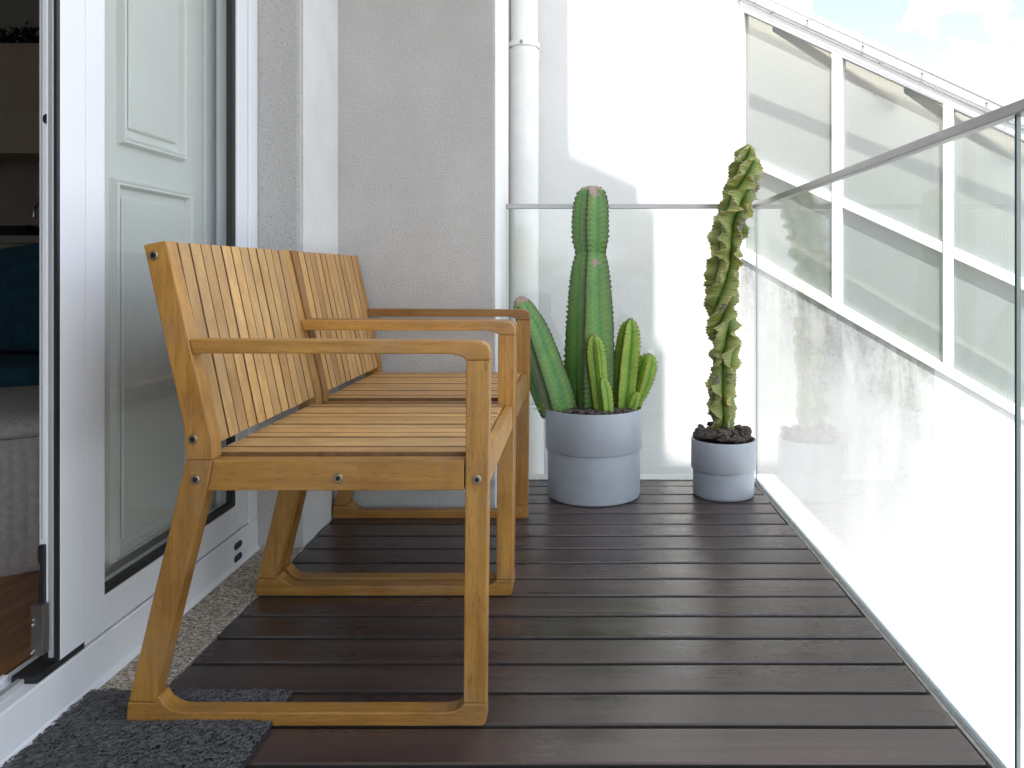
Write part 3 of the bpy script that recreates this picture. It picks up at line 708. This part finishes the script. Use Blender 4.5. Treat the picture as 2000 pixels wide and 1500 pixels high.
# ------------------------------------------------------------------ pots, soil, cacti
def make_pot(name, label, cx, cy, rb, rt, h, step, soil_z, seed, nchips, chip, heap):
    p = thing(name, label, 'plant pot', (cx, cy, 0), 0)
    rs = rb + (rt-rb)*step/h
    z0 = .0014
    obj('lower_body', lathe([(0, z0), (rb*.965, z0), (rb*.99, z0+.003), (rb, z0+.010), (rs-.003, step+.004), (rs-.006, step+.004)], cx, cy, 96), 'pot_grey', p, smooth=True)
    up = obj('upper_body', lathe([(rs-.004, step+.0042), (rs+.0015, step+.0005), (rs+.003, step+.003), (rt-.001, h-.003), (rt-.0018, h-.0005), (rt-.0045, h), (rt-.007, h-.002), (rt-.010, soil_z-.03), (0, soil_z-.03)], cx, cy, 96), 'pot_grey', p, smooth=True)
    for pl in up.data.polygons: pl.use_smooth = True
    b = lathe([(rt-.0105, soil_z-.028), (rt-.012, soil_z-.006), (rt*.6, soil_z), (0, soil_z+.004)], cx, cy, 40)
    for v in b.verts: v.co.z += .006*mnoise.noise(v.co*40)
    obj('soil', b, 'soil', p, smooth=True)
    rng = random.Random(seed); b = bmesh.new()
    for k in range(nchips):
        a = rng.uniform(0, 6.283); r = (rt-.020)*math.sqrt(rng.random()); s = chip*rng.uniform(.5, 1.25)
        tmp = bmesh.new(); bmesh.ops.create_icosphere(tmp, subdivisions=1, radius=1)
        M = Matrix.Translation((cx+r*math.cos(a), cy+r*math.sin(a), soil_z+s*.25+rng.uniform(0, chip*.5)+heap*(1-r/rt)+rng.random()**3*heap*.6)) @ Matrix.Rotation(rng.uniform(0, 6.3), 4, 'Z') @ Matrix.Rotation(rng.uniform(-.9, .9), 4, 'X') @ Matrix.Diagonal((s, s*rng.uniform(.45, .9), s*rng.uniform(.3, .65), 1))
        base = [b.verts.new(M @ (v.co*(1+rng.uniform(-.32, .3)))) for v in tmp.verts]
        for f in tmp.faces: b.faces.new([base[v.index] for v in f.verts])
        tmp.free()
    o = obj('bark_chips', b, 'bark_chip', p); tag(o, kind='stuff'); return p
make_pot('large_pot', 'large grey plastic pot holding the clustered columnar cactus', .054, 2.610, .152, .161, .290, .158, .280, 11, 320, .0125, .006)
make_pot('small_pot', 'small grey plastic pot holding the twisted cactus', .483, 2.612, .100, .1065, .186, .088, .178, 12, 210, .0185, .030)

def catmull(pts, n):
    P = [Vector(p) for p in pts]; P = [2*P[0]-P[1]] + P + [2*P[-1]-P[-2]]; out = []
    m = len(P)-3
    for i in range(n+1):
        u = i/n*m; k = min(int(u), m-1); t = u-k; a, b, c, d = P[k:k+4]
        out.append(.5*((2*b)+(c-a)*t+(2*a-5*b+4*c-d)*t*t+(3*b-3*c+d-a)*t**3))
    return out
def stem(name, parent, mat, path, rings, nribs, depth, rot0, cren=.018, cren_amp=.05, twist=0, wob=0, wob_len=.05, power=1.0, sub=9, scab_top=0, scab_strip=None, spine_mat='spine_dark', spine_len=.004, spine_r=.0016, needles=1, seed=1, wob2=0, fold=.017, slant=.020, ripple=0, cork=0, lump=0):
    """ribbed stem: path points (x,y,z,radius); each cross-section is a star whose ribs carry wavy crests"""
    rng = random.Random(seed)
    P4 = [Vector((p[0], p[1], p[2], p[3])) for p in path]
    pts = catmull(P4, rings)
    b = bmesh.new(); le = b.verts.layers.float.new('edge'); ls = b.verts.layers.float.new('scab'); lk = b.verts.layers.float.new('streak')
    nrm = None; rows = []; s = 0; prev = None; tips = []; tot = sum((Vector(pts[i+1][:3])-Vector(pts[i][:3])).length for i in range(rings))
    N = nribs*sub*2; nextc = [rng.random()*cren for _ in range(nribs)]
    for i, q in enumerate(pts):
        c = Vector(q[:3]); r = max(.0008, q[3])
        t = (Vector(pts[min(i+1, rings)][:3]) - Vector(pts[max(i-1, 0)][:3])).normalized()
        if prev is not None: s += (c-prev).length
        prev = c
        if nrm is None: nrm = Vector((1, 0, 0))
        nrm = (nrm - t*nrm.dot(t)).normalized(); bi = t.cross(nrm); row = []
        for k in range(N):
            ph = k/(sub*2.0); rib = int(round(ph)) % nribs; u = abs(ph-round(ph))*2
            e = (1-u)
            cw = abs(math.sin(math.pi*(s/cren + rib*.37)))
            rad = r*(1 - depth*(u**power)) * (1 + cren_amp*cw*e**3)
            w1 = math.sin(2*math.pi*s/wob_len + rib*2.1 + 1.3*math.sin(s*19+rib))
            if lump: w1 = .45*w1 + 1.5*mnoise.noise(Vector((s*26+rib*9.1, rib*4.4, seed))) + .5*mnoise.noise(Vector((s*58, rib*2.7, seed+9)))
            rad *= 1 + ripple*math.sin(2*math.pi*s/fold+rib*.9)*min(1, 2.2*e)*(1-e*.3)
            if lump: rad *= 1 + lump*e*mnoise.noise(Vector((s*24, rib*7.3, seed))) + lump*.5*e*mnoise.noise(Vector((s*60, rib*3.1, seed+4)))
            rad *= 1 + wob2*e*e*math.sin(2*math.pi*s/(wob_len*1.27) + rib*3.7 + 2.2*math.sin(s*11+rib*1.9))
            ang = 2*math.pi*k/N + rot0 + twist*s + wob*w1*e**1.2 + (lump*3.2*math.sin(s*13+.6) + lump*3.0*e*mnoise.noise(Vector((s*19, rib*5.7, 2))) if lump else 0)
            v = b.verts.new(c + rad*(math.cos(ang)*nrm + math.sin(ang)*bi)); v[le] = e; sc = 0.0; v[lk] = .5+.5*math.sin(2*math.pi*((s+u*slant)/fold+rib*.37))*(.5+.5*mnoise.noise(v.co*60+Vector((9, 0, 0)))+.3)
            if scab_top and tot-s < scab_top*(1+.9*mnoise.noise(v.co*70)): sc = .95
            if scab_strip and scab_strip[0] <= ph <= scab_strip[1] and s < tot*.86: sc = .92
            for (sx, sy, sz, sr) in SCABS:
                if (v.co-Vector((sx, sy, sz))).length < sr*(1+.6*mnoise.noise(v.co*120)): sc = .95
            if cork and e > .45 and mnoise.noise(Vector((v.co.x*14+5, v.co.y*14, v.co.z*9+seed)))+.25*mnoise.noise(v.co*90) > cork: sc = .85
            v[ls] = sc; row.append(v)
            if u == 0 and s >= nextc[rib]:
                nextc[rib] = s+cren; tips.append((v.co.copy(), (v.co-c).normalized(), t.copy()))
        rows.append(row)
    for a, c_ in zip(rows, rows[1:]):
        for k in range(N): b.faces.new((a[k], a[(k+1) % N], c_[(k+1) % N], c_[k]))
    b.faces.new(rows[-1]); b.faces.new(rows[0][::-1])
    o = obj(name, b, mat, parent, smooth=75)
    sb = bmesh.new()
    for p, d, t in tips:
        for k in range(needles):
            dd = (d + .9*Vector((rng.uniform(-1, 1), rng.uniform(-1, 1), rng.uniform(-1, 1)))*(1 if needles > 1 else .35)).normalized()
            ln = spine_len*rng.uniform(.5, 1.3); x = dd.orthogonal().normalized(); y = dd.cross(x)
            base = [sb.verts.new(p-dd*.001+spine_r*(math.cos(w)*x+math.sin(w)*y)) for w in (0, 2.1, 4.2)]; tp = sb.verts.new(p+dd*ln)
            for j in range(3): sb.faces.new((base[j], base[(j+1) % 3], tp))
    so = obj('spines', sb, spine_mat, o); tag(so, kind='stuff'); return o
SCABS = []
ca = thing('columnar_cactus', 'tall green columnar cactus with several shorter stems in the large pot', 'cactus', (.054, 2.610, .25))
PX = .001695
def W(px, py, y=2.610): return ((px-1128)*y/1540, .734-(py-532)*y/1540)
def path_from(pts, y=2.610): return [(W(a, b_, y)[0], y, W(a, b_, y)[1], r*y/1540) for a, b_, r in pts]
cy0 = 2.625
SCABS = [(.0585, cy0-.043, .994, .0150), (.0600, cy0-.048, .7675, .0125), (.052, cy0-.040, 1.006, .013)]
stem('main_stem', ca, 'cactus_green', path_from([(1154, 812, 47), (1155, 770, 50), (1155, 720, 50.5), (1156, 640, 48), (1156, 570, 43), (1156, 520, 37), (1156, 497, 31), (1156, 487, 32), (1156, 465, 36.5), (1156, 430, 37), (1157, 400, 35), (1157, 378, 29), (1157, 368, 20), (1157, 363, 8)], cy0), 190, 5,   .27, R(-107), .0165, .085, scab_top=.016, spine_len=.0026, spine_r=.0042, power=.9, seed=2)
SCABS = []
stem('leaning_stem', ca, 'cactus_green', path_from([(1096, 812, 34), (1086, 770, 36), (1066, 710, 33), (1045, 650, 29), (1030, 618, 25), (1020, 597, 20), (1014, 586, 13), (1011, 581, 5)], 2.585), 110, 4, .30, R(-20), .016, .085, scab_top=.020, scab_strip=(2.36, 2.72), spine_len=.0026, spine_r=.0028, seed=3)
stem('side_stem', ca, 'cactus_green', path_from([(1076, 812, 18), (1068, 785, 22), (1052, 745, 21), (1036, 705, 15), (1026, 680, 5)], 2.66), 50, 4, .3, R(10), .014, .05, seed=13, spine_len=.003)
yo = 'cactus_young'
stem('young_stem', ca, yo, path_from([(1176, 815, 12), (1172, 775, 15), (1168, 735, 16.5), (1164, 695, 17.5), (1162, 672, 15), (1161, 660, 10), (1161, 654, 3)], 2.545), 70, 5, .36, R(-78), .0120, .16, scab_top=.004, spine_len=.0045, spine_r=.0022, seed=4)
stem('young_stem', ca, yo, path_from([(1186, 818, 12.5), (1184, 790, 13.5), (1181, 765, 14), (1178, 748, 11), (1177, 737, 3)], 2.520), 45, 4, .34, R(-112), .0120, .15, spine_len=.004, spine_r=.0020, seed=5)
stem('young_stem', ca, yo, path_from([(1218, 815, 22), (1220, 770, 25), (1224, 720, 26), (1229, 670, 23.5), (1231, 640, 18), (1232, 628, 10), (1232, 622, 3)], 2.600), 90, 5, .34, R(-118), .0120, .13, scab_top=.006, spine_len=.0048, spine_r=.0024, seed=6)
stem('young_stem', ca, yo, path_from([(1238, 812, 10), (1243, 785, 11), (1249, 765, 16), (1257, 735, 20), (1264, 708, 18.5), (1268, 695, 11), (1269, 690, 3)], 2.625), 60, 4, .30, R(-95), .0120, .14, spine_len=.0045, spine_r=.0022, scab_top=.004, seed=8)
stem('young_stem', ca, yo, path_from([(1232, 812, 9), (1238, 790, 10), (1243, 775, 9), (1245, 766, 3)], 2.56), 30, 4, .3, R(-60), .011, .08, spine_len=.003, seed=9)
b = bmesh.new(); rng = random.Random(8)
for k in range(11):
    d = Vector((-rng.uniform(.2, 1), rng.uniform(-.9, .2), rng.uniform(-.1, .8))).normalized(); p = Vector((-.104, 2.545, .292)); s_ = d.cross(Vector((0, 0, 1))).normalized()*.0042; ln = rng.uniform(.028, .05)
    m_ = p+d*ln*.5+Vector((0, 0, .004)); q = p+d*ln
    vv = [b.verts.new(x) for x in (p, m_+s_, q, m_-s_)]; w_v = b.verts.new(m_+Vector((0, 0, -.002))); b.faces.new((vv[0], vv[1], w_v)); b.faces.new((vv[1], vv[2], w_v)); b.faces.new((vv[2], vv[3], w_v)); b.faces.new((vv[3], vv[0], w_v))
plain('sprout_green', (.24, .38, .06), .5, 0, .2, 40)
sp = obj('sprout', b, 'sprout_green'); tag(sp, 'tiny bright green weed sprouting over the left rim of the large pot', 'weed')

tcx = thing('twisted_cactus', 'tall twisted cactus with ruffled ribs in the small pot', 'cactus', (.483, 2.612, .15))
tw = [(1412, 868, 20), (1413, 845, 23), (1411, 815, 31), (1409, 780, 33), (1412, 745, 31), (1414, 715, 30), (1416, 680, 35), (1413, 645, 36), (1410, 610, 36), (1410, 570, 37), (1413, 530, 38), (1420, 480, 40), (1428, 440, 41), (1440, 400, 39), (1451, 350, 36), (1457, 315, 31), (1460, 296, 21), (1461, 286, 9), (1461, 282, 3)]
tw = [(a, b_, r*.86) for a, b_, r in tw]
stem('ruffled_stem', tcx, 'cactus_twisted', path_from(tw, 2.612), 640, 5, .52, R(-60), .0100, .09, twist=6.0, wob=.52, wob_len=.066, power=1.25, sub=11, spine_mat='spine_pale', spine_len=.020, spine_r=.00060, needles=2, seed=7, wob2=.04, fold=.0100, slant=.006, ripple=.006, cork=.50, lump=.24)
